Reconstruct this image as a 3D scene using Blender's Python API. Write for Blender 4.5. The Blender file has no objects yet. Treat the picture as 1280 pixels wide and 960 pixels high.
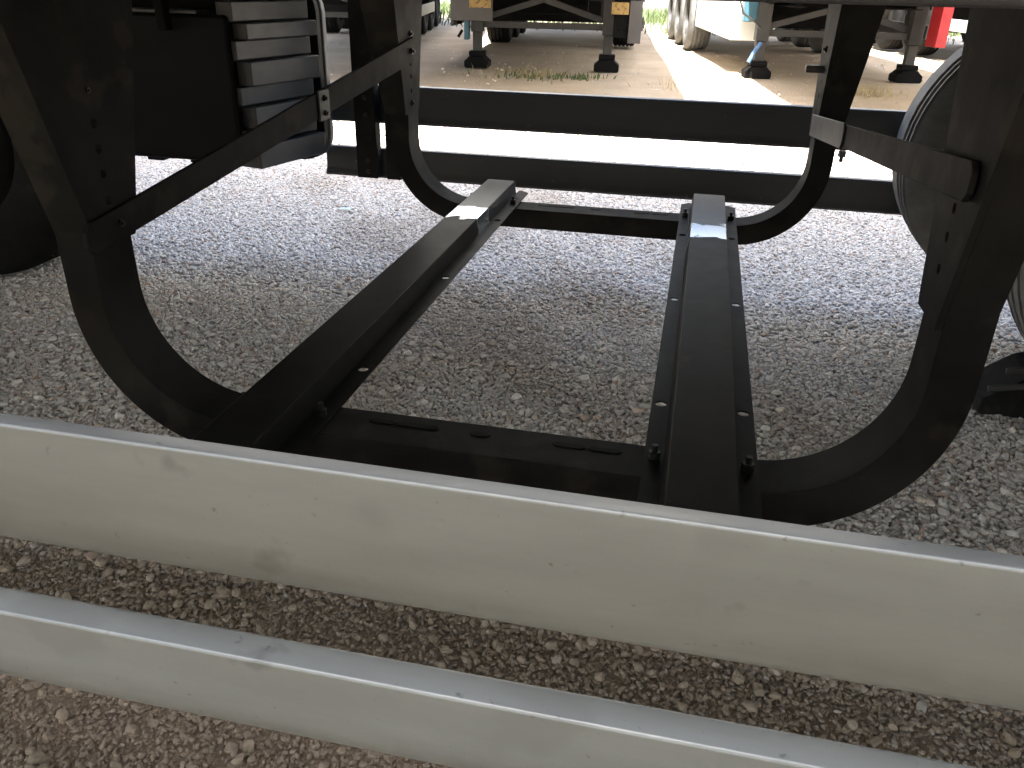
import bpy, bmesh, math, random
import numpy as np
from mathutils import Vector, Matrix
random.seed(7); rng = np.random.default_rng(7)
S = bpy.context.scene; COL = S.collection; R = math.radians
H = 1.05                                      # camera height; world z = H + relative z
# ------------------------------------------------------------------ camera
cd = bpy.data.cameras.new('camera'); cam = bpy.data.objects.new('camera', cd); COL.objects.link(cam); S.camera = cam
cd.sensor_width = 36; cd.lens = 36*1030/1280; cd.clip_start = .02; cd.clip_end = 800
right = Vector((0.97627173, 0.2155479, 0.02079918)); down = Vector((0.11391192, -0.42949095, -0.89585802)); fwd = Vector((-0.18416726, 0.87697014, -0.44385335))
m = Matrix((right, -down, -fwd)).transposed().to_4x4(); m.translation = (0, 0, H); cam.matrix_world = m
# ------------------------------------------------------------------ world, sun, exposure
SUN = Vector((-.12, -1, 0)).normalized()*math.cos(R(61)) + Vector((0, 0, math.sin(R(61))))
W = bpy.data.worlds.new('World'); S.world = W; W.use_nodes = True
nt = W.node_tree; sky = nt.nodes.new('ShaderNodeTexSky'); sky.sky_type = 'NISHITA'; sky.sun_disc = False
sky.sun_elevation = R(61); sky.sun_rotation = math.atan2(SUN.x, SUN.y); sky.dust_density = 3.0; sky.ozone_density = .9
bg = nt.nodes['Background']; bg.inputs[1].default_value = .13; nt.links.new(sky.outputs[0], bg.inputs[0])
sl = bpy.data.lights.new('sun', 'SUN'); sl.energy = 5.0; sl.angle = R(.53); sl.color = (1, .95, .87)
so = bpy.data.objects.new('sun', sl); COL.objects.link(so); so.rotation_euler = SUN.to_track_quat('Z', 'Y').to_euler()
S.view_settings.view_transform = 'Standard'; S.view_settings.look = 'None'; S.view_settings.gamma = 1; S.view_settings.exposure = 2.9
S.cycles.max_bounces = 10; S.cycles.diffuse_bounces = 6; S.cycles.glossy_bounces = 5
S.cycles.use_denoising = True

# ------------------------------------------------------------------ materials
def mat(name, col, rough=.5, metal=0., var=.25, scale=8., bump=0., bscale=60., spots=None, rvar=.1, coat=0., spec=.5, stretch=(1,1,1), streak=0.):
    M = bpy.data.materials.new(name); M.use_nodes = True; n = M.node_tree.nodes; l = M.node_tree.links
    b = n['Principled BSDF']; b.inputs['Metallic'].default_value = metal; b.inputs['Coat Weight'].default_value = coat
    b.inputs['Specular IOR Level'].default_value = spec
    tc = n.new('ShaderNodeTexCoord'); mp = n.new('ShaderNodeMapping'); mp.inputs['Scale'].default_value = stretch; l.new(tc.outputs['Object'], mp.inputs[0])
    no = n.new('ShaderNodeTexNoise'); no.inputs['Scale'].default_value = scale; no.inputs['Detail'].default_value = 8; no.inputs['Roughness'].default_value = .65; l.new(mp.outputs[0], no.inputs[0])
    cr = n.new('ShaderNodeValToRGB'); cr.color_ramp.elements[0].position = .3; cr.color_ramp.elements[1].position = .7
    c = np.array(col); cr.color_ramp.elements[0].color = (*np.clip(c*(1-var), 0, 1), 1); cr.color_ramp.elements[1].color = (*np.clip(c*(1+var), 0, 1), 1)
    l.new(no.outputs[0], cr.inputs[0]); out = cr.outputs[0]
    if spots:
        for (sc, th, sc_col, fac) in spots:
            n2 = n.new('ShaderNodeTexNoise'); n2.inputs['Scale'].default_value = sc; n2.inputs['Detail'].default_value = 3; l.new(tc.outputs['Object'], n2.inputs[0])
            r2 = n.new('ShaderNodeMapRange'); r2.inputs[1].default_value = th; r2.inputs[2].default_value = th+.06; r2.inputs[4].default_value = fac; l.new(n2.outputs[0], r2.inputs[0])
            mx = n.new('ShaderNodeMix'); mx.data_type = 'RGBA'; l.new(r2.outputs[0], mx.inputs[0]); l.new(out, mx.inputs[6]); mx.inputs[7].default_value = (*sc_col, 1); out = mx.outputs[2]
    l.new(out, b.inputs['Base Color'])
    rr = n.new('ShaderNodeMapRange'); rr.inputs[3].default_value = max(.03, rough-rvar); rr.inputs[4].default_value = min(1, rough+rvar)
    n3 = n.new('ShaderNodeTexNoise'); n3.inputs['Scale'].default_value = scale*2.7; n3.inputs['Detail'].default_value = 6; l.new(mp.outputs[0], n3.inputs[0])
    l.new(n3.outputs[0], rr.inputs[0]); l.new(rr.outputs[0], b.inputs['Roughness'])
    if bump:
        n4 = n.new('ShaderNodeTexNoise'); n4.inputs['Scale'].default_value = bscale; n4.inputs['Detail'].default_value = 6; l.new(tc.outputs['Object'], n4.inputs[0])
        bp = n.new('ShaderNodeBump'); bp.inputs['Strength'].default_value = bump; bp.inputs['Distance'].default_value = .01; l.new(n4.outputs[0], bp.inputs['Height']); l.new(bp.outputs[0], b.inputs['Normal'])
    return M
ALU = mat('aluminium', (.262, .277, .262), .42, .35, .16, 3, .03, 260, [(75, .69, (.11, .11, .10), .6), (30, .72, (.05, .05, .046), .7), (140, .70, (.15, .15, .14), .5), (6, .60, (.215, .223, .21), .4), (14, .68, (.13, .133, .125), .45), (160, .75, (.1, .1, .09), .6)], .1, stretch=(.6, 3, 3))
ALUF = mat('shade_dark_aluminium', (.045, .047, .05), .5, .1, .15, 4, .05, 200, [(30, .68, (.15, .15, .14), .6)], stretch=(.5, 3, 3))  # same aluminium, darkened: backlit shade of the far rails is in the colour
STEEL = mat('painted_chassis_steel', (.016, .016, .0155), .65, .0, .35, 9, .05, 150, [(14, .58, (.034, .031, .026), .55), (3.5, .6, (.027, .0255, .0225), .5), (60, .72, (.05, .03, .02), .6)], .12, spec=.06)
STEELD = mat('dark_chassis_steel', (.007, .007, .0072), .7, 0, .3, 8, .02, 120, spec=.06)
HATM = mat('glossy_painted_steel', (.0145, .0145, .0137), .5, .0, .3, 10, .01, 60, [(12, .62, (.03, .028, .024), .45), (4, .58, (.024, .023, .0205), .5), (70, .73, (.05, .045, .035), .6)], .08, spec=.04)
RUB = mat('tyre_rubber', (.009, .009, .009), .85, 0, .35, 20, .2, 150, [(9, .62, (.03, .028, .024), .5)], spec=.12)
RUBG = mat('dusty_tyre_rubber', (.11, .11, .106), .85, 0, .3, 14, .2, 140)
PLAS = mat('black_plastic', (.005, .0055, .006), .6, 0, .2, 8, .05, 90, spec=.12)
RIBM = mat('grey_ribbed_metal', (.03, .0315, .034), .5, .1, .2, 7, .05, 100, stretch=(1, 1, 3))
LIDM = mat('pale_grey_plastic', (.04, .042, .044), .55, 0, .1, 6)
BOLT = mat('dark_bolt_steel', (.03, .03, .03), .45, .6, .3, 40)
WHITE = mat('white_paint', (.74, .74, .71), .4, 0, .06, 3, 0, 50, [(5, .68, (.5, .48, .43), .6)])
GREYP = mat('grey_panel_paint', (.06, .057, .056), .5, 0, .12, 5)
RED = mat('red_paint', (.5, .02, .03), .4, 0, .15, 5)
BLUE = mat('blue_paint', (.05, .13, .28), .4, 0, .2, 12)
TEAL = mat('blue_green_paint', (.03, .1, .14), .5, 0, .2, 9)
FRAME = mat('grey_frame_steel', (.026, .026, .025), .55, .05, .25, 8, .1, 90)
ORANGE = mat('orange_placard', (.30, .20, .065), .6, 0, .2, 12, 0, 50, [(34, .56, (.12, .07, .03), .9)])
CURT = mat('shade_trailer_tarpaulin', (.22, .225, .23), .5, 0, .08, 3)
FLOORM = mat('pale_floor_underside', (.5, .49, .46), .7, 0, .1, 3)
WALLM = mat('pale_render', (.62, .61, .57), .85, 0, .12, 2, .1, 30)
GRASS = mat('grass_blade', (.065, .095, .032), .7, 0, .5, 1.2)
DRY = mat('dry_weed', (.3, .25, .12), .75, 0, .35, 3)
PAPER = mat('pale_piece', (.6, .62, .62), .5, 0, .1, 20)
PALEB = mat('pale_blue_piece', (.45, .68, .75), .4, 0, .1, 20)

def reflection_mat(base):                                             # cross beam tops with a painted reflection of the bright background
    M = base.copy(); M.name = 'painted_reflection_steel'; n = M.node_tree.nodes; l = M.node_tree.links; b = n['Principled BSDF']
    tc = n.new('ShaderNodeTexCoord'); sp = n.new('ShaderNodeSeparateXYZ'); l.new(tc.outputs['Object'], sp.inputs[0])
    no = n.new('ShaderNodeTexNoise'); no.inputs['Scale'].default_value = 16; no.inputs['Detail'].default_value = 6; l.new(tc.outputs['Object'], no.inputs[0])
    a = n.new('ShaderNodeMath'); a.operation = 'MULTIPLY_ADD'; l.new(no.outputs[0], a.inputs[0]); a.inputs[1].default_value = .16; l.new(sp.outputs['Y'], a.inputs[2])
    # reflection painted as bare metal: bright ragged band before the far hoop, dull beyond
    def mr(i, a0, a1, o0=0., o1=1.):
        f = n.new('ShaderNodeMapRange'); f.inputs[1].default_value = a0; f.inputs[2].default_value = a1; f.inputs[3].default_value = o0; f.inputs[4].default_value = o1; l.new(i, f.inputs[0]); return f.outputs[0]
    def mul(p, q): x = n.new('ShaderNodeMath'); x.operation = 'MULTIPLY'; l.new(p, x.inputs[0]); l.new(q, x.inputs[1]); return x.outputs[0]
    sheen = mr(a.outputs[0], 2.19, 2.205, 0, .5); band = mul(mr(a.outputs[0], 2.19, 2.197), mr(a.outputs[0], 2.33, 2.32, 0, 1))
    mxm = n.new('ShaderNodeMath'); mxm.operation = 'MAXIMUM'; l.new(sheen, mxm.inputs[0]); l.new(band, mxm.inputs[1]); f = mxm.outputs[0]
    old = b.inputs['Base Color'].links[0].from_socket; mx = n.new('ShaderNodeMix'); mx.data_type = 'RGBA'; l.new(sheen, mx.inputs[0]); l.new(old, mx.inputs[6]); mx.inputs[7].default_value = (.05, .056, .062, 1)
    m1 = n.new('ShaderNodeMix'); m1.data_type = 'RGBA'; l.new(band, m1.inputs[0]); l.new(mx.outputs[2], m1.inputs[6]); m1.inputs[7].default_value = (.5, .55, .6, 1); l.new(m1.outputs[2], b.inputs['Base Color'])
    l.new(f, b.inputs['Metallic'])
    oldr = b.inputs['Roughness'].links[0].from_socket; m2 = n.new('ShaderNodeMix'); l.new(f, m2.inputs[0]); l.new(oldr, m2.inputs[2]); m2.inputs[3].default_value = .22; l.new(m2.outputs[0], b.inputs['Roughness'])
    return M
HATREFL = reflection_mat(HATM)

def ground_mat():
    M = bpy.data.materials.new('gravel_and_sand'); M.use_nodes = True; n = M.node_tree.nodes; l = M.node_tree.links; b = n['Principled BSDF']
    b.inputs['Roughness'].default_value = .95; b.inputs['Specular IOR Level'].default_value = .15
    tc = n.new('ShaderNodeTexCoord'); P = tc.outputs['Object']
    def noise(s, d=6, r=.6):
        x = n.new('ShaderNodeTexNoise'); x.inputs['Scale'].default_value = s; x.inputs['Detail'].default_value = d; x.inputs['Roughness'].default_value = r; l.new(P, x.inputs[0]); return x.outputs[0]
    def ramp(f, a, c0, d, c1):
        r = n.new('ShaderNodeValToRGB'); e = r.color_ramp.elements; e[0].position = a; e[1].position = d; e[0].color = (*c0, 1); e[1].color = (*c1, 1); l.new(f, r.inputs[0]); return r.outputs[0]
    def mix(f, a, c):
        x = n.new('ShaderNodeMix'); x.data_type = 'RGBA'; l.new(f, x.inputs[0]); l.new(a, x.inputs[6]); l.new(c, x.inputs[7]); return x.outputs[2]
    vo = n.new('ShaderNodeTexVoronoi'); vo.inputs['Scale'].default_value = 58; l.new(P, vo.inputs['Vector'])
    bw = n.new('ShaderNodeRGBToBW'); l.new(vo.outputs['Color'], bw.inputs[0])
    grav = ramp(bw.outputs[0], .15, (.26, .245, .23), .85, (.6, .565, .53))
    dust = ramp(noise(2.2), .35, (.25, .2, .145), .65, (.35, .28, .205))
    sand = ramp(noise(1.1, 9, .7), .3, (.36, .295, .225), .7, (.5, .425, .335))
    sp = n.new('ShaderNodeSeparateXYZ'); l.new(P, sp.inputs[0])
    def edge(y0, y1, s, amp):
        a = n.new('ShaderNodeMath'); a.operation = 'MULTIPLY_ADD'; l.new(noise(s, 5), a.inputs[0]); a.inputs[1].default_value = amp; l.new(sp.outputs['Y'], a.inputs[2])
        f = n.new('ShaderNodeMapRange'); f.inputs[1].default_value = y0+amp*.5; f.inputs[2].default_value = y1+amp*.5; l.new(a.outputs[0], f.inputs[0]); return f.outputs[0]
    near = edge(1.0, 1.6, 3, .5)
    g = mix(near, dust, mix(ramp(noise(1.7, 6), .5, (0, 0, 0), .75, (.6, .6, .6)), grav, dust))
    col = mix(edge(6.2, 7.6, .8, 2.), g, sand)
    l.new(col, b.inputs['Base Color'])
    bp = n.new('ShaderNodeBump'); bp.inputs['Strength'].default_value = .8; bp.inputs['Distance'].default_value = .012
    ad = n.new('ShaderNodeMath'); ad.operation = 'ADD'; l.new(noise(70, 8, .7), ad.inputs[0]); l.new(vo.outputs['Distance'], ad.inputs[1])
    l.new(ad.outputs[0], bp.inputs['Height']); l.new(bp.outputs[0], b.inputs['Normal'])
    return M

def stone_mat():
    M = bpy.data.materials.new('gravel_stone'); M.use_nodes = True; n = M.node_tree.nodes; l = M.node_tree.links; b = n['Principled BSDF']
    b.inputs['Roughness'].default_value = .85; b.inputs['Specular IOR Level'].default_value = .25
    oi = n.new('ShaderNodeObjectInfo'); r = n.new('ShaderNodeValToRGB'); cr = r.color_ramp
    stops = [(0, (.42, .398, .37)), (.25, (.52, .49, .455)), (.55, (.60, .565, .52)), (.8, (.68, .635, .585)), (.94, (.54, .45, .37)), (.988, (.46, .33, .27)), (1, (.72, .69, .65))]
    cr.elements[0].color = (*stops[0][1], 1); cr.elements[1].color = (*stops[-1][1], 1)
    for p, c in stops[1:-1]: e = cr.elements.new(p); e.color = (*c, 1)
    l.new(oi.outputs['Random'], r.inputs[0])
    at = n.new('ShaderNodeAttribute'); at.attribute_type = 'INSTANCER'; at.attribute_name = 'soil'
    no = n.new('ShaderNodeTexNoise'); no.inputs['Scale'].default_value = 2.5; no.inputs['Detail'].default_value = 6
    tc = n.new('ShaderNodeTexCoord'); l.new(tc.outputs['Object'], no.inputs[0])
    mx = n.new('ShaderNodeMix'); mx.data_type = 'RGBA'; l.new(at.outputs['Fac'], mx.inputs[0]); l.new(r.outputs[0], mx.inputs[6]); mx.inputs[7].default_value = (.30, .236, .17, 1)
    m2 = n.new('ShaderNodeMix'); m2.data_type = 'RGBA'; m2.blend_type = 'MULTIPLY'; m2.inputs[0].default_value = .5; l.new(mx.outputs[2], m2.inputs[6])
    r2 = n.new('ShaderNodeValToRGB'); r2.color_ramp.elements[0].position = .3; r2.color_ramp.elements[0].color = (.84, .82, .79, 1); r2.color_ramp.elements[1].position = .65; r2.color_ramp.elements[1].color = (1, 1, 1, 1); l.new(no.outputs[0], r2.inputs[0]); l.new(r2.outputs[0], m2.inputs[7])
    l.new(m2.outputs[2], b.inputs['Base Color']); return M

# ------------------------------------------------------------------ helpers
def obj(name, bm, material, parent=None, bevel=0., smooth=None, segs=2):
    me = bpy.data.meshes.new(name)
    bmesh.ops.recalc_face_normals(bm, faces=bm.faces); bm.to_mesh(me); bm.free()
    if material: me.materials.append(material)
    o = bpy.data.objects.new(name, me); COL.objects.link(o)
    if parent: o.parent = parent
    if smooth is not None:
        me.polygons.foreach_set('use_smooth', [True]*len(me.polygons)); me.set_sharp_from_angle(angle=R(smooth))
    if bevel:
        b = o.modifiers.new('bevel', 'BEVEL'); b.width = bevel; b.segments = segs; b.limit_method = 'ANGLE'; b.angle_limit = R(40); b.harden_normals = True
    return o
def thing(name, label, cat, loc=(0, 0, 0), rz=0., group=None):
    o = bpy.data.objects.new(name, None); COL.objects.link(o); o.location = loc; o.rotation_euler = (0, 0, rz); o.empty_display_size = .2
    return tag(o, label, cat, group)
def tag(o, label, cat, group=None):
    o['label'] = label; o['category'] = cat
    if group: o['group'] = group
    return o
def box(bm, x0, x1, y0, y1, z0, z1, mtx=None):
    vs = [Vector((x, y, z)) for z in (z0, z1) for y in (y0, y1) for x in (x0, x1)]
    if mtx: vs = [mtx @ v for v in vs]
    v = [bm.verts.new(p) for p in vs]
    for f in ((0, 2, 3, 1), (4, 5, 7, 6), (0, 1, 5, 4), (2, 6, 7, 3), (0, 4, 6, 2), (1, 3, 7, 5)): bm.faces.new([v[i] for i in f])
    return bm
def BX(*a, **k): return box(bmesh.new(), *a, **k)
def prism(bm, poly, fn, d0, d1):
    """poly (u,v) extruded from d0 to d1; fn(u,v,d) gives the point."""
    a = [bm.verts.new(fn(u, v, d0)) for u, v in poly]; b = [bm.verts.new(fn(u, v, d1)) for u, v in poly]; n = len(poly)
    bm.faces.new(a); bm.faces.new(b[::-1])
    for i in range(n): bm.faces.new((a[i], b[i], b[(i+1) % n], a[(i+1) % n]))
    return bm
def circ(u, v, r, n=10, ph=0., ru=None): return [(u+(ru or r)*math.cos(ph+2*math.pi*i/n), v+r*math.sin(ph+2*math.pi*i/n)) for i in range(n)]
def plate(bm, outline, holes, fn, t):
    outline = [p for i, p in enumerate(outline) if (Vector(p)-Vector(outline[i-1])).length > 1e-6]
    """flat plate with real holes, thickness t."""
    edges = []
    for loop in [outline]+holes:
        vs = [bm.verts.new(fn(u, v, 0)) for u, v in loop]
        edges += [bm.edges.new((vs[i], vs[(i+1) % len(vs)])) for i in range(len(vs))]
    r = bmesh.ops.triangle_fill(bm, edges=edges, use_beauty=True, use_dissolve=False)
    fs = [g for g in r['geom'] if isinstance(g, bmesh.types.BMFace)]
    ex = bmesh.ops.extrude_face_region(bm, geom=fs)
    d = Vector(fn(0, 0, t))-Vector(fn(0, 0, 0))
    bmesh.ops.translate(bm, verts=[g for g in ex['geom'] if isinstance(g, bmesh.types.BMVert)], vec=d)
    return bm
def tube(bm, pts, r, n=8):
    pts = [Vector(p) for p in pts]; rings = []
    for i, p in enumerate(pts):
        d = (pts[min(i+1, len(pts)-1)]-pts[max(i-1, 0)]).normalized(); a = d.orthogonal().normalized()
        if abs(d.z) < .95: a = d.cross(Vector((0, 0, 1))).normalized()
        b = d.cross(a); rr = r[i] if isinstance(r, (list, tuple)) else r
        rings.append([bm.verts.new(p+rr*(a*math.cos(2*math.pi*k/n)+b*math.sin(2*math.pi*k/n))) for k in range(n)])
    for q, s in zip(rings, rings[1:]):
        for k in range(n): bm.faces.new((q[k], q[(k+1) % n], s[(k+1) % n], s[k]))
    bm.faces.new(rings[0][::-1]); bm.faces.new(rings[-1]); return bm
def bar(bm, p0, p1, w, h, up=(0, 0, 1)):
    p0, p1 = Vector(p0), Vector(p1); d = (p1-p0); L = d.length; d.normalize(); s = d.cross(Vector(up)).normalized(); u = s.cross(d)
    mt = Matrix((s, d, u)).transposed().to_4x4(); mt.translation = p0
    return box(bm, -w/2, w/2, 0, L, -h/2, h/2, mt)
def lathe(bm, prof, fn, n=40):
    rings = [[bm.verts.new(fn(r*math.cos(2*math.pi*k/n), r*math.sin(2*math.pi*k/n), d)) for k in range(n)] for r, d in prof]
    for q, s in zip(rings, rings[1:]):
        for k in range(n): bm.faces.new((q[k], q[(k+1) % n], s[(k+1) % n], s[k]))
    return bm
def bolt(parent, p, axis, r=.0085, h=.007):
    p = Vector(p); a = Vector(axis); bm = bmesh.new(); q = a.orthogonal().normalized(); s = a.cross(q)
    prism(bm, circ(0, 0, r, 6), lambda u, v, d: p+q*u+s*v+a*d, 0, h)
    prism(bm, circ(0, 0, r*.5, 8), lambda u, v, d: p+q*u+s*v+a*d, h, h*1.9)
    return obj('bolt', bm, BOLT, parent)
ZX = lambda z: H+z

# ------------------------------------------------------------------ ground, gravel
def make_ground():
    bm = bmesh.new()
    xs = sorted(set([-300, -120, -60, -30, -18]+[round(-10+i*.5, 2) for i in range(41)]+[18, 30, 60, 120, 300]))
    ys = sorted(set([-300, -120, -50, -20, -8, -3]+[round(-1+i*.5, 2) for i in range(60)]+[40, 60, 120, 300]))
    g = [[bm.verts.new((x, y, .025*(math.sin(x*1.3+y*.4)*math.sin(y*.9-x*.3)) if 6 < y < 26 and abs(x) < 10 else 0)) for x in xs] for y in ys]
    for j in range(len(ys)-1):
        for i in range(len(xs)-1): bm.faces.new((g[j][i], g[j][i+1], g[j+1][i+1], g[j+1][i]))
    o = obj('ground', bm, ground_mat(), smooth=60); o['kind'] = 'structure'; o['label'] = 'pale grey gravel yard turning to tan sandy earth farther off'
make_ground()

def make_gravel():
    src = bpy.data.collections.new('gravel_sources'); sm = stone_mat()
    for k in range(8):
        bm = bmesh.new(); bmesh.ops.create_icosphere(bm, subdivisions=2, radius=1)
        ns = [Vector(rng.normal(size=3)).normalized() for _ in range(9)]; ds = rng.uniform(.55, .85, 9)
        for v in bm.verts:                                      # cut by random planes: broken stone
            for q, d in zip(ns, ds):
                e = v.co.dot(q)-d
                if e > 0: v.co -= q*e
            v.co += Vector(rng.normal(size=3))*.025
            v.co.x *= 1.25; v.co.z *= .72
        me = bpy.data.meshes.new('stone'); bmesh.ops.recalc_face_normals(bm, faces=bm.faces); bm.to_mesh(me); bm.free(); me.materials.append(sm)
        src.objects.link(bpy.data.objects.new('stone', me))
    P = []
    def strew(n, x0, x1, y0, y1, s0, s1, keep=None):
        x = rng.uniform(x0, x1, n); y = rng.uniform(y0, y1, n); s = np.exp(rng.uniform(np.log(s0), np.log(s1), n))
        ok = (x > -.9*y-.75) & (x < .62*y+.75)
        if keep is not None: ok &= keep(x, y)
        P.append(np.stack([x, y, s], 1)[ok])
    pn = lambda x, y: .5+.25*np.sin(3.1*x+1.7*y)+.25*np.sin(5.3*y-2.2*x+1)
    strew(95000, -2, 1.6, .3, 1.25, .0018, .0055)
    strew(1500, -2, 1.6, .3, 1.2, .006, .012)
    strew(150000, -3, 2, 1.1, 2.6, .0032, .0075)
    strew(2200, -2.6, 2, 1.1, 2.6, .008, .014)
    strew(150000, -4.6, 3, 2.5, 5.0, .0048, .0095)
    strew(16000, -5, 4.5, 5, 7.6, .009, .019, lambda x, y: rng.uniform(size=len(x)) < np.clip((7.6-y)/2.4, 0, 1))
    strew(900, -8, 6, 6.5, 16, .006, .02)
    P = np.concatenate(P); n = len(P); x, y, s = P.T
    me = bpy.data.meshes.new('gravel'); me.vertices.add(n)
    co = np.stack([x, y, s*rng.uniform(.1, .75, n)], 1); me.vertices.foreach_set('co', co.astype(np.float32).ravel())
    a = me.attributes.new('rot', 'FLOAT_VECTOR', 'POINT'); a.data.foreach_set('vector', np.stack([rng.normal(0, .45, n), rng.normal(0, .45, n), rng.uniform(0, 6.28, n)], 1).astype(np.float32).ravel())
    a = me.attributes.new('scl', 'FLOAT', 'POINT'); a.data.foreach_set('value', s.astype(np.float32))
    a = me.attributes.new('pick', 'INT', 'POINT'); a.data.foreach_set('value', rng.integers(0, 8, n).astype(np.int32))
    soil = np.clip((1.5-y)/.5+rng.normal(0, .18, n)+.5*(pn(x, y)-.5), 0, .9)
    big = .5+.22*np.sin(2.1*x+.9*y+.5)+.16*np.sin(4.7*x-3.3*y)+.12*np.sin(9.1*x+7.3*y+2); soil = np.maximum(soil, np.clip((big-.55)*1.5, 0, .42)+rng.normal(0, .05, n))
    a = me.attributes.new('soil', 'FLOAT', 'POINT'); a.data.foreach_set('value', np.clip(soil, 0, .9).astype(np.float32))
    o = bpy.data.objects.new('gravel', me); COL.objects.link(o); o['kind'] = 'stuff'; o['label'] = 'loose crushed grey gravel strewn over the yard'
    ng = bpy.data.node_groups.new('strew_gravel', 'GeometryNodeTree')
    ng.interface.new_socket('Geometry', in_out='INPUT', socket_type='NodeSocketGeometry'); ng.interface.new_socket('Geometry', in_out='OUTPUT', socket_type='NodeSocketGeometry')
    N = ng.nodes; L = ng.links; gi = N.new('NodeGroupInput'); go = N.new('NodeGroupOutput'); ip = N.new('GeometryNodeInstanceOnPoints'); ci = N.new('GeometryNodeCollectionInfo')
    ci.inputs['Collection'].default_value = src; ci.inputs['Separate Children'].default_value = True; ci.inputs['Reset Children'].default_value = True
    def attr(nm, ty):
        q = N.new('GeometryNodeInputNamedAttribute'); q.data_type = ty; q.inputs['Name'].default_value = nm; return [s for s in q.outputs if s.enabled and s.name == 'Attribute'][0]
    L.new(gi.outputs[0], ip.inputs['Points']); L.new(ci.outputs[0], ip.inputs['Instance']); ip.inputs['Pick Instance'].default_value = True
    L.new(attr('pick', 'INT'), ip.inputs['Instance Index']); L.new(attr('rot', 'FLOAT_VECTOR'), ip.inputs['Rotation']); L.new(attr('scl', 'FLOAT'), ip.inputs['Scale'])
    L.new(ip.outputs[0], go.inputs[0]); md = o.modifiers.new('strew', 'NODES'); md.node_group = ng
make_gravel()

# ------------------------------------------------------------------ the trailer overhead
T = thing('semi_trailer', 'nearest trailer with two silver side rails in front of dark U shaped hoops', 'trailer', (0, 0, 0))
def cargo_body():
    bm = bmesh.new(); x0, x1 = -7.2, 6.4
    box(bm, x0, x1, .535, 3.0, 1.26, 4.0)
    return obj('cargo_box', bm, WHITE, T, .02)
cargo_body()
obj('edge_beam', BX(-7.2, 6.4, .505, .575, H-.010, H+.205), ALUF, T, .006)
obj('edge_beam', BX(-7.2, 6.4, 2.96, 3.03, H-.010, H+.205), ALUF, T, .006)
obj('trailer_floor', BX(-7.19, 6.39, .577, 2.958, H+.13, H+.20), FLOORM, T)
for y in (1.05, 2.44):                                          # I beams
    bm = bmesh.new(); box(bm, -6.5, 6.3, y-.07, y+.07, H+.0, H+.012); box(bm, -6.5, 6.3, y-.005, y+.005, H+.0125, H+.129)
    obj('chassis_beam', bm, STEELD, T)
def rail(name, sec, x0, x1, m, bev=.005):
    bm = bmesh.new(); prism(bm, sec, lambda u, v, d: (d, u, H+v), x0, x1)
    return obj(name, bm, m, T, bev, smooth=40, segs=3)
rail('side_guard_rail', [(.520, -.360), (.5205, -.452), (.5225, -.470), (.527, -.488), (.534, -.500), (.542, -.506), (.550, -.507), (.552, -.371), (.548, -.3675)], -6.5, 5.6, ALU, .0036)
rail('side_guard_rail', [(.520, -.5876), (.5215, -.645), (.5245, -.668), (.530, -.687), (.537, -.700), (.545, -.706), (.552, -.707), (.556, -.591), (.553, -.587)], -6.5, 5.6, ALU, .0036)
far_sec = lambda t, b: [(3.0, t), (3.0, b+.008), (2.992, b), (2.956, b+.004), (2.953, b+.012), (2.968, b+.036), (2.970, t-.012), (2.975, t-.002)]
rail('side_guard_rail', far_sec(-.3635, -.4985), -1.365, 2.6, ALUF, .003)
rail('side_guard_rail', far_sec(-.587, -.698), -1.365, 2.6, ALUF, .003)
for x in (-1.175, 1.9):                                         # uprights that carry the far rails
    o = obj('rail_post', BX(x-.04, x+.04, 2.90, 2.951, H-.685, H+.129), STEEL, T, .004)
    for z in (-.40, -.46, -.62, -.66): bolt(o, (x+.005, 2.90, H+z), (0, -1, 0), .009)
for x in (-3.2, 3.0):
    obj('rail_post', BX(x-.04, x+.04, .557, .61, H-.685, H+.129), STEEL, T, .004)
o = obj('rail_post', BX(-1.10, -1.045, 2.90, 2.951, H-.685, H+.129), STEEL, T, .004)

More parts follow.
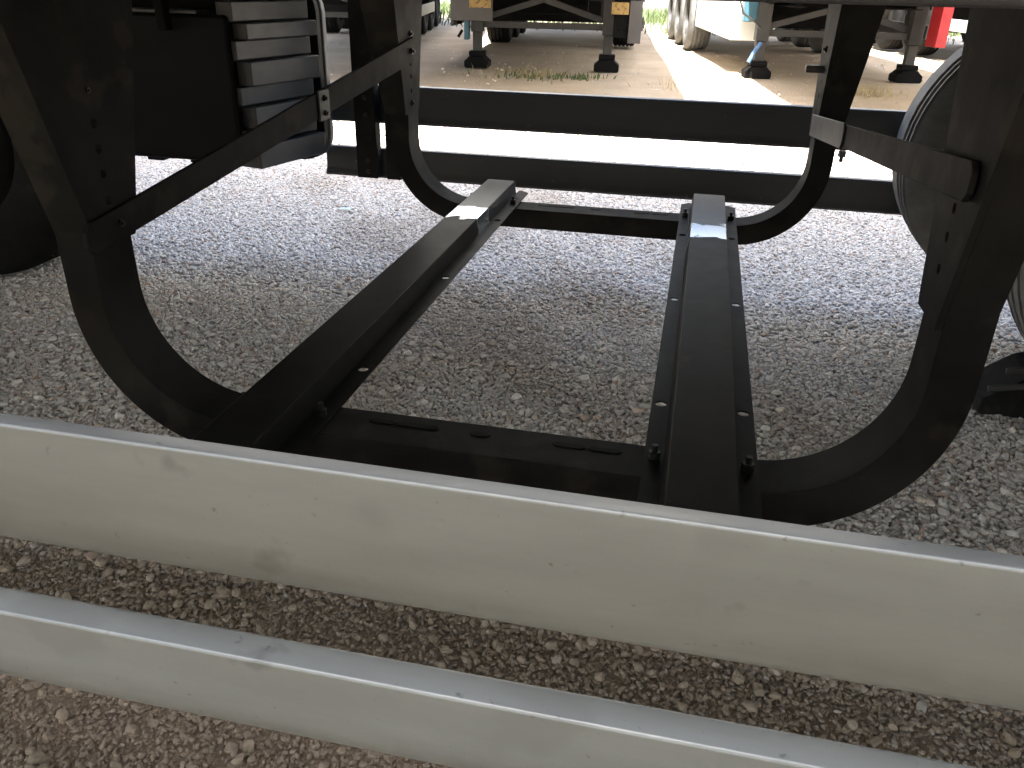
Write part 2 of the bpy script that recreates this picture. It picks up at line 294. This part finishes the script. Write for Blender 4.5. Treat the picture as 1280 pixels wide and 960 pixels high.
def hoop(yf, depth, yc, half_top, half_bot, wtop, br):
    """bent channel: web faces inward, flanges turned outward; legs widen to gusset webs."""
    XL, XR, ZB, r, fl, t = -.845, .316, -.635, .185, .058, .007
    cl, cr = (XL+r, ZB+r), (XR-r, ZB+r)
    inner = [(XL, -.345)]+[(cl[0]+r*math.cos(a), cl[1]+r*math.sin(a)) for a in np.linspace(math.pi, 1.5*math.pi, 25)]
    inner += [(cr[0]+r*math.cos(a), cr[1]+r*math.sin(a)) for a in np.linspace(1.5*math.pi, 2*math.pi, 25)]+[(XR, -.345)]
    def off(p, d):                                              # outward offset of path point p
        x, z = p
        if x <= cl[0]+1e-6 and z <= cl[1]: c = cl
        elif x >= cr[0]-1e-6 and z <= cr[1]: c = cr
        else: return (x-d, z) if x < -.2 else (x+d, z)
        v = Vector((x-c[0], z-c[1])); v.normalize(); return (x+v.x*d, z+v.y*d)
    bm = bmesh.new(); y0, y1 = yf, yf+depth
    sec = [(0, y0), (0, y1), (fl, y1), (fl, y1-t), (t, y1-t), (t, y0+t), (fl, y0+t), (fl, y0)]
    rings = [[bm.verts.new((*(lambda q: (q[0], y, H+q[1]))(off(p, d)),)) for d, y in sec] for p in inner]
    k = len(sec)
    for a, b in zip(rings, rings[1:]):
        for i in range(k): bm.faces.new((a[i], a[(i+1) % k], b[(i+1) % k], b[i]))
    bm.faces.new(rings[0]); bm.faces.new(rings[-1][::-1])
    o = obj('support_hoop', bm, STEEL, T, .002, smooth=35)
    # gusset webs above the hoop ends
    for sgn, X in ((-1, XL), (1, XR)):
        out = [(yc-half_bot, -.372), (yc+half_bot, -.372), (yc+half_bot+.006, -.36), (yc+half_top, 0.), (yc-half_top, 0.), (yc-half_bot, -.36)]
        hl = [circ(yc, z, .007, 8) for z in (-.20, -.235, -.27, -.31)]
        g = plate(bmesh.new(), out, hl, lambda u, v, d: (X-sgn*.001-sgn*d, u, H+v), .008)
        go = obj('gusset_web', g, STEEL, o, 0)
        for s in (-1, 1):                                       # outward flanges along both slanted edges
            bm = bmesh.new(); w0, w1 = .055, wtop
            a = [(X, yc+s*(half_bot-.004), -.372), (X+sgn*w0, yc+s*(half_bot-.004), -.372), (X+sgn*w1, yc+s*(half_top-.004), 0.), (X, yc+s*(half_top-.004), 0.)]
            v = [bm.verts.new((p[0], p[1], H+p[2])) for p in a]+[bm.verts.new((p[0], p[1]-s*.008, H+p[2])) for p in a]
            for f in ((0, 1, 2, 3), (7, 6, 5, 4), (0, 4, 5, 1), (1, 5, 6, 2), (2, 6, 7, 3), (3, 7, 4, 0)): bm.faces.new([v[i] for i in f])
            obj('flange', bm, STEEL, o)
        if sgn < 0 or half_top < .14: bolt(o, (X-sgn*.009, yc, H-.155), (-sgn, 0, 0), br, br*.6); bolt(o, (X-sgn*.009, yc, H-.345), (-sgn, 0, 0), br, br*.6)
    # slots in the bottom web are dark inlays with depth
    for (x0, x1) in ((-.45, -.415), (-.405, -.345), (-.285, -.262), (-.155, -.115), (-.10, -.06)):
        bm = bmesh.new(); yy = yf+depth*.66
        prism(bm, [(x0, yy-.006), (x1, yy-.006), (x1+.005, yy), (x1, yy+.006), (x0, yy+.006), (x0-.005, yy)], lambda u, v, d: (u, v, H+d), ZB-.003, ZB+.0012)
        obj('slot', bm, STEELD, o)
    return o
hoop(1.01, .092, 1.055, .145, .046, .058, .0045)
hoop(2.43, .095, 2.44, .135, .06, .10, .0085)

def cross_beam(x0, x1, f0, f1, y0, y1, seed):
    zb, zt = -.6335, -.595; t = .005; bm = bmesh.new()
    sx = .006
    sec = [(f0, zb), (x0, zb), (x0+sx, zt), (x1-sx, zt), (x1, zb), (f1, zb), (f1, zb+t), (x1+t, zb+t), (x1+t-sx, zt+t), (x0-t+sx, zt+t), (x0-t, zb+t), (f0, zb+t)]
    # hat: top and sides (ends drawn in), then flanges as plates with real holes
    hat = [(x0-t, zb), (x0-t+sx, zt+t), (x1+t-sx, zt+t), (x1+t, zb), (x1, zb), (x1-sx, zt), (x0+sx, zt), (x0, zb)]
    prism(bm, hat, lambda u, v, d: (u, d-(.03 if d > 2 and v < zt-.01 else 0)*0, H+v), y0, y1)
    o = obj('cross_beam', bm, HATREFL, T, .003, smooth=35)
    for a, b in ((f0, x0-t+.0012), (x1+t-.0012, f1)):
        lo = a == f0; e = .022
        out = [(a+(e if lo else 0), y0), (b-(0 if lo else e), y0), (b, y0+(0 if lo else e)), (b, y1+.04-(0 if lo else e)), (b-(0 if lo else e), y1+.04), (a+(e if lo else 0), y1+.04), (a, y1+.04-(e if lo else 0)), (a, y0+(e if lo else 0))]
        c = (a+b)/2
        hl = [circ(c, yy, .0098, 10) for yy in (1.237, 1.75, 2.27)]
        f = plate(bmesh.new(), out, hl, lambda u, v, d: (u, v, H+zb+.0006+d), .0025)
        obj('flange', f, HATM, o)
        for yy in (1.06, 2.475):
            bolt(o, (c, yy, H+zb+.0026), (0, 0, 1), .009, .012)
    return o
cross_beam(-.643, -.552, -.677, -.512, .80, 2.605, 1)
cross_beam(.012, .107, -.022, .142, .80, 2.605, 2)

def strut(X, p0, p1, h0, h1, name='strut', m=None, parent=None, t=.008):
    bm = bmesh.new(); (y0, z0), (y1, z1) = p0, p1
    prism(bm, [(y0+.012, z0-h0/2), (y1, z1-h1/2), (y1, z1+h1/2), (y0+.012, z0+h0/2), (y0, z0+h0*.25), (y0, z0-h0*.25)], lambda u, v, d: (X+d, u, v), -t/2, t/2)
    return obj(name, bm, m or STEEL, parent or T, .002)
s = strut(-.832, (.985, H-.352), (2.45, H-.197), .046, .066)
bp = obj('bracket_plate', BX(-.8275, -.8225, 1.775, 1.83, H-.302, H-.236), FRAME, s, .002)
for z in (-.254, -.286): bolt(bp, (-.8225, 1.80, H+z), (1, 0, 0), .007, .005)
bolt(s, (-.828, 1.06, H-.344), (1, 0, 0), .006, .004); bolt(s, (-.828, 2.42, H-.20), (1, 0, 0))
s = strut(.3005, (.99, H-.193), (2.36, H-.335), .046, .046)
strut(.2935, (1.84, H-.281), (2.37, H-.336), .052, .054, 'sleeve', FRAME, s, .005)
bolt(s, (.3005, 1.86, H-.312), (0, 0, -1), .008, .012)
c = obj('spring_clip', BX(.262, .319, 2.43, 2.455, H-.213, H-.195), BOLT, T, .003)

def storage_box():
    o = obj('storage_box', BX(-2.02, -1.425, 2.46, 2.84, H-.565, H-.125), PLAS, T, .012)
    obj('top_ledge', BX(-2.03, -1.50, 2.43, 2.50, H-.123, H-.112), RIBM, o, .003)
    for k in range(3): obj('lug', BX(-1.96+k*.16, -1.90+k*.16, 2.50, 2.60, H-.582, H-.566), PLAS, o, .004)
    z = -.585; a = Vector((-1.42, 2.475, 0)); d = Vector((.085, .35, 0)).normalized(); nrm = Vector((d.y, -d.x, 0))
    hs = [.075, .05, .07, .06, .075, .06, .05, .06]
    for i, h in enumerate(hs):                                  # alternating proud and recessed steps
        pr = .045 if i % 2 == 0 else .012
        mt = Matrix((d, nrm, Vector((0, 0, 1)))).transposed().to_4x4(); mt.translation = a+Vector((0, 0, H+z))
        obj('rib', BX(.0 if i % 2 else .02, .36, -.05, pr, .001, h-.001, mtx=mt), RIBM, o, .005); z += h
    # moulded lid at the outer side, seen edge on
    prof = []
    x0, x1, z0, z1, r = -2.1, -1.315, -.625, -.035, .09
    for cx, cz, a0 in ((x1-r, z1-r, 0), (x0+r, z1-r, 90), (x0+r, z0+r, 180), (x1-r, z0+r, 270)):
        prof += [(cx+r*math.cos(R(a0+q)), cz+r*math.sin(R(a0+q))) for q in range(0, 91, 18)]
    obj('lid', prism(bmesh.new(), prof, lambda u, v, dd: (u, dd, H+v), 2.862, 2.895), PLAS, o, .004, smooth=40)
    obj('lid_rim', prism(bmesh.new(), [(u, v) for u, v in prof], lambda u, v, dd: (u+.006, dd, H+v), 2.8955, 2.935), LIDM, o, .01, smooth=40)
    br = obj('hinge_arm', BX(-1.44, -1.415, 2.60, 2.84, H-.20, H+.129), STEELD, T, .004)
    bolt(br, (-1.415, 2.7, H-.11), (1, 0, 0)); bolt(br, (-1.415, 2.78, H-.14), (1, 0, 0))
    obj('hinge_arm', BX(-1.62, -1.59, 2.40, 2.44, H-.17, H+.129), STEELD, T, .004)
storage_box()

def wheel(parent, cx, yc, cz, r, w, name='wheel', m=RUB, side=1, groove=None, n=56, gw=.07, rimm=None):
    """tyre with grooves round the tread, rim with a dished centre; axle along y."""
    fn = lambda a, b, d: (cx+a, yc+d, cz+b); h = w/2
    pr = [(r*.56, -h*.86), (r*.62, -h*.98), (r*.8, -h*1.0), (r*.93, -h*.93), (r*.985, -h*.8)]
    g = groove or [-.5, -.18, .18, .5]
    for q in g: pr += [(r, h*(q-gw)), (r-.02, h*(q-gw*.8)), (r-.02, h*(q+gw*.8)), (r, h*(q+gw))]
    pr += [(r*.985, h*.8), (r*.93, h*.93), (r*.8, h), (r*.62, h*.98), (r*.56, h*.86), (r*.56, -h*.86)]
    p = parent; o = obj(name, lathe(bmesh.new(), pr, fn, n), m, p, smooth=40)
    rim = [(r*.565, -h*.84), (r*.53, -h*.9), (r*.5, -h*.6), (r*.42, -h*.3), (r*.22, -h*.45), (.001, -h*.45), (.001, h*.5), (r*.22, h*.5), (r*.45, h*.3), (r*.5, h*.6), (r*.53, h*.9), (r*.565, h*.84)]
    obj('rim', lathe(bmesh.new(), rim, fn, 32), rimm or FRAME, o, smooth=40)
    return o
wheel(T, 1.03, 2.80, H-.46, .41, .30, m=RUBG, groove=[-.66, -.36, -.06], gw=.11)
wheel(T, 1.34, 2.26, .512, .515, .34, m=RUBG, rimm=STEELD)
mg = bmesh.new(); arc = [R(a) for a in range(-10, 171, 10)]
prism(mg, [(1.34+.63*math.cos(a), .512+.63*math.sin(a)) for a in arc if .512+.63*math.sin(a) < 1.03 or 1]+[(1.34+.615*math.cos(a), .512+.615*math.sin(a)) for a in arc[::-1]], lambda u, v, d: (u, d, v), 2.02, 2.48)
obj('mudguard', mg, PLAS, T, smooth=40)
wheel(T, -2.56, 2.60, .512, .515, .36, rimm=STEELD)
obj('axle', tube(bmesh.new(), [(1.34, .75, .512), (1.34, 2.08, .512)], .065, 12), STEELD, T, smooth=40)
obj('hub', tube(bmesh.new(), [(1.03, 2.3, H-.46), (1.03, 2.7, H-.46)], .07, 12), STEELD, T, smooth=40)

# ------------------------------------------------------------------ wheel chock by the dark wheel
ck = thing('wheel_chock', 'black wheel chock with pale edges on the gravel at the right edge', 'chock', (.835, 2.27, 0))
bm = bmesh.new(); prism(bm, [(0, .004), (.36, .004), (.36, .17), (.28, .20), (.10, .13), (.0, .05)], lambda u, v, d: (u, d, v), -.06, .10); obj('wedge', bm, RUB, ck, .006)
for k, (x, z, tl) in enumerate(((.0, .09, .12), (.03, .145, .1))):  # paler grey strips along the wedge edges
    bm = bmesh.new(); bar(bm, (x, -.075, z), (x+.22, -.070, z+tl*.35), .012, .016); obj('edge_strip', bm, RIBM, ck, .003)

# ------------------------------------------------------------------ trailers of the far row
GRP = 'trailers parked nose on in the far row'
def far_trailer(label, loc, rz, legy, axles, opts):
    t = thing('semi_trailer', label, 'trailer', loc, rz, GRP)
    obj('cargo_box', BX(opts.get('x0', -1.225), opts.get('x1', 1.225), 0, 13.6, 1.22, 4.0), opts.get('paint', WHITE), t, .02)
    for x in (-.62, .62):
        bm = bmesh.new(); box(bm, x-.07, x+.07, legy-.6, 13.4, .80, .815); box(bm, x-.006, x+.006, legy-.6, 13.4, .816, 1.199); box(bm, x-.07, x+.07, 1.0, 13.4, 1.2, 1.218); obj('chassis_beam', bm, STEELD, t)
    S2 = opts['legs']
    for x in (-S2/2, S2/2):                                     # landing legs
        lg = obj('landing_leg', BX(x-.075, x+.075, legy-.08, legy+.08, .42, 1.21), FRAME, t, .008)
        obj('leg_tube', BX(x-.055, x+.055, legy-.055, legy+.055, .13, .419), FRAME, lg, .01)
        bm = bmesh.new(); prism(bm, [(-.14, .005), (.14, .005), (.155, .02), (.155, .085), (.12, .11), (.09, .14), (-.09, .14), (-.12, .11), (-.155, .085), (-.155, .02)], lambda u, v, d: (x+u, legy+d, v), -.13, .13)
        obj('foot', bm, STEELD, lg, .012)
        obj('foot_bracket', BX(x-.10, x+.10, legy-.09, legy+.09, .1405, .20), STEELD, lg, .01)
        obj('gusset', BX(x-.11, x+.11, legy+.085, legy+.10, .62, 1.2), FRAME, lg)
    br = bmesh.new(); zt, zl = .80, .52
    bar(br, (0, legy+.02, zt), (-S2/2+.08, legy+.02, zl+.06), .03, .07); obj('brace', br, FRAME, t, .004)
    br = bmesh.new(); bar(br, (0, legy+.05, zt), (S2/2-.08, legy+.05, zl+.06), .03, .07); obj('brace', br, FRAME, t, .004)
    obj('tie_bar', BX(-S2/2+.08, S2/2-.08, legy-.02, legy+.02, .47, .545), FRAME, t, .004)
    obj('gear_shaft', tube(bmesh.new(), [(-S2/2+.076, legy-.04, .86), (S2/2-.076, legy-.04, .86)], .02), STEELD, t)
    obj('cross_member', BX(-.9, .9, legy+.35, legy+.45, .78, 1.19), STEELD, t)
    for a in axles:
        obj('axle', tube(bmesh.new(), [(-.9, a, .52), (.9, a, .52)], .065, 10), STEELD, t)
        for x in (-opts.get('track', 1.06), opts.get('track', 1.06)): wheel(t, 0, 0, 0, .52, .385, m=opts.get('tyre', RUB), n=40).matrix_local = Matrix.Translation((x, a, .53)) @ Matrix.Rotation(R(90), 4, 'Z')
    y1, y2 = legy+.5, axles[0]-.75
    for sx in (-1, 1):
        kind = opts['left' if sx < 0 else 'right']
        if kind == 'box': obj('pallet_box', BX(min(sx*.72, sx*1.2), max(sx*.72, sx*1.2), legy+.30, y2, .40, 1.15), WHITE, t, .015)
        if kind in ('rails', 'white_rails'):
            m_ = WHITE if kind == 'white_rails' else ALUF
            for z in (.45, .78):
                obj('side_guard_rail', BX(min(sx*1.2, sx*1.24), max(sx*1.2, sx*1.24), y1, y2, z, z+.16), m_, t, .008)
            for yy in (y1+.3, y2-.3): obj('rail_post', BX(min(sx*1.15, sx*1.198), max(sx*1.15, sx*1.198), yy-.04, yy+.04, .46, 1.2), STEELD, t)
    obj('air_tank', tube(bmesh.new(), [(-.5, legy+1.6, .72), (.5, legy+1.6, .72)], .15, 14), STEELD, t, smooth=40)
    obj('mud_flap_beam', BX(-1.2, 1.2, axles[0]-.72, axles[0]-.68, .40, 1.1), STEELD, t)
    return t
AX = (8.75, 10.06, 11.37)
far_trailer('dark trailer at the far left, glimpsed between the ribbed storage box and the far hoop', (-4.4, 7.5, 0), R(12), 4.45, AX, dict(legs=1.66, track=.82, x1=1.36, left='rails', right='rails', paint=GREYP))
t1 = far_trailer('trailer straight ahead with orange plates beside its two landing legs', (-1.53, 6.4, 0), R(6), 4.5, AX, dict(legs=1.62, x0=-1.32, x1=1.13, left='rails', right='rails', paint=WHITE))
obj('mounting_panel', BX(-1.09, -.58, 4.15, 4.17, .555, 1.15), GREYP, t1, .004)
obj('warning_plate', BX(-.86, -.60, 4.135, 4.148, .70, .94), ORANGE, t1, .003)
obj('warning_plate', BX(.83, 1.03, 4.08, 4.094, .67, .80), ORANGE, t1, .003)
pl = [(.83+.03, .42), (1.17, .42), (1.17, .92), (.86, .92)]
hl = [circ(.93+.07*i+(.03 if j % 2 else 0), .50+.055*j, .012, 6) for i in range(3) for j in range(5)]
obj('perforated_plate', plate(bmesh.new(), pl, hl, lambda u, v, d: (u, 4.15+d, v), .008), STEELD, t1)
obj('end_panel', BX(1.04, 1.19, 4.09, 4.14, .36, .82), GREYP, t1, .006)
obj('crank_housing', BX(-.96, -.90, 4.35, 4.48, .33, .56), TEAL, t1, .01)
obj('crank_handle', tube(bmesh.new(), [(-.98, 4.36, .44), (-1.03, 4.34, .36)], .018), STEELD, t1)
t2 = far_trailer('trailer with white side box and red corner panel beside its right landing leg', (2.145, 6.7, 0), R(8.5), 4.45, AX, dict(legs=1.76, x0=-1.13, left='box', right='rails', paint=WHITE, tyre=RUBG))
obj('corner_panel', BX(.98, 1.09, 4.02, 4.06, .42, 1.15), RED, t2, .006)
obj('corner_panel_return', BX(.965, .979, 4.00, 4.30, .42, 1.15), RED, t2, .004)
obj('crank_handle', tube(bmesh.new(), [(-.90, 4.33, .40), (-.97, 4.28, .31), (-1.03, 4.24, .20)], .024, 10), BLUE, t2, smooth=50)
obj('air_hose', tube(bmesh.new(), [(-1.3+i*.06, 4.2, .93-.10*math.sin(math.pi*i/14)+.1*(abs(i-7)/7)) for i in range(15)], .012, 6), PLAS, t2, smooth=60)
obj('air_hose', tube(bmesh.new(), [(-1.12, 4.2, .95), (-1.22, 4.2, .84), (-1.17, 4.2, .72), (-1.0, 4.22, .62), (-.93, 4.3, .56)], .014, 6), RIBM, t2, smooth=60)
obj('hose_cabinet', BX(-1.1, -.80, 4.5, 4.72, .62, 1.15), TEAL, t2, .01)
far_trailer('trailer at the far right edge with white side guard rails', (6.0, 7.3, 0), R(10), 4.45, AX, dict(legs=1.66, left='white_rails', right='rails', paint=WHITE))

# unseen trailer added behind the viewer so its side shades the near rails
shade_trailer = thing('semi_trailer', 'unseen grey sided trailer added close behind the viewer to shade the near rails', 'trailer', (0, 0, 0))
obj('cargo_box', BX(-7.3, 6.3, -3.4, -.85, 1.2, 4.0), CURT, shade_trailer, .02)
for x in (3.2, 4.5, 5.8):
    for y in (-1.08, -3.2): wheel(shade_trailer, x, y, .52, .52, .38, n=24)
for z in (.36, .69): obj('side_guard_rail', BX(-4.5, 2.2, -.89, -.86, z, z+.12), ALU, shade_trailer, .005)
for x in (-4.0, -1, 1.8): obj('rail_post', BX(x-.04, x+.04, -.94, -.891, .37, 1.199), STEELD, shade_trailer)

# ------------------------------------------------------------------ far boundary, plants, scraps
w = thing('boundary_wall', 'pale rendered wall behind the far row of trailers', 'wall', (0, 30, 0))
obj('wall_panel', BX(-40, 40, 0, .3, 0, 2.6), WALLM, w, .02); obj('coping', BX(-40, 40, -.04, .34, 2.601, 2.68), WALLM, w, .01)

def blades(name, pts, hmin, hmax, material, label, wd=.012, lean=.5):
    n = len(pts); V = []; F = []
    for i, (x, y) in enumerate(pts):
        h = rng.uniform(hmin, hmax); a = rng.uniform(0, 6.28); q = rng.uniform(.1, lean)*h; b = rng.uniform(0, 6.28); ww = wd*rng.uniform(.6, 1.4)
        dx, dy = math.cos(a)*ww/2, math.sin(a)*ww/2; lx, ly = math.cos(b)*q, math.sin(b)*q; k = len(V)
        V += [(x-dx, y-dy, -.005), (x+dx, y+dy, -.005), (x+lx*.35+dx*.8, y+ly*.35+dy*.8, h*.6), (x+lx*.35-dx*.8, y+ly*.35-dy*.8, h*.6), (x+lx, y+ly, h)]
        F += [(k, k+1, k+2, k+3), (k+3, k+2, k+4)]
    me = bpy.data.meshes.new(name); me.from_pydata(V, [], F); me.materials.append(material); o = bpy.data.objects.new(name, me); COL.objects.link(o)
    o['kind'] = 'stuff'; o['label'] = label; return o
def cluster(c, sx, sy, n): return [(rng.normal(c[0], sx), rng.normal(c[1], sy)) for _ in range(n)]
P = []
for c, sx, sy, n in (((-1.75, 10.1), .25, .3, 60), ((-1.38, 10.0), .12, .12, 80), ((-2.2, 10.0), .2, .25, 40)): P += cluster(c, sx, sy, n)
blades('weeds', P, .02, .08, GRASS, 'low green weeds in front of the trailer straight ahead', .02, 1.4)
P = cluster((1.75, 9.75), .16, .15, 120)+cluster((-2.0, 10.05), .3, .25, 120)+cluster((-.1, 9.6), .3, .3, 60)
blades('dry_weeds', P, .03, .14, DRY, 'straw coloured dry weeds on the sandy ground', .008, 1.5)
P = [(x, y) for x, y in zip(rng.uniform(-14, 12, 16000), 22+7.5*rng.uniform(0, 1, 16000)**.7)]
P += [(rng.uniform(-14, 12), rng.uniform(19, 23)) for _ in range(1500)]
blades('grass', P, .08, .42, GRASS, 'rough green grass growing along the far wall', .03, .8)

def scrap(name, loc, pts, m, label):
    bm = bmesh.new(); prism(bm, pts, lambda u, v, d: (u, v, .012+d+.25*abs(u)*abs(v)/.05+.12*max(u, 0)), 0, .002)
    o = obj(name, bm, m); o.location = loc; return tag(o, label, 'litter')
scrap('pale_piece', (.85, 1.62, .006), [(-.035, -.012), (.01, -.02), (.04, -.004), (.025, .012), (-.01, .016)], PAPER, 'crumpled pale plastic scrap on the gravel right of the near hoop')
scrap('pale_piece', (-1.62, 3.70, .006), [(-.03, -.01), (.02, -.018), (.035, .006), (.0, .02), (-.025, .012)], PALEB, 'small pale blue piece on bright gravel left of the cross beams')  # pale blue spot laid on the gravel as a thin flat piece
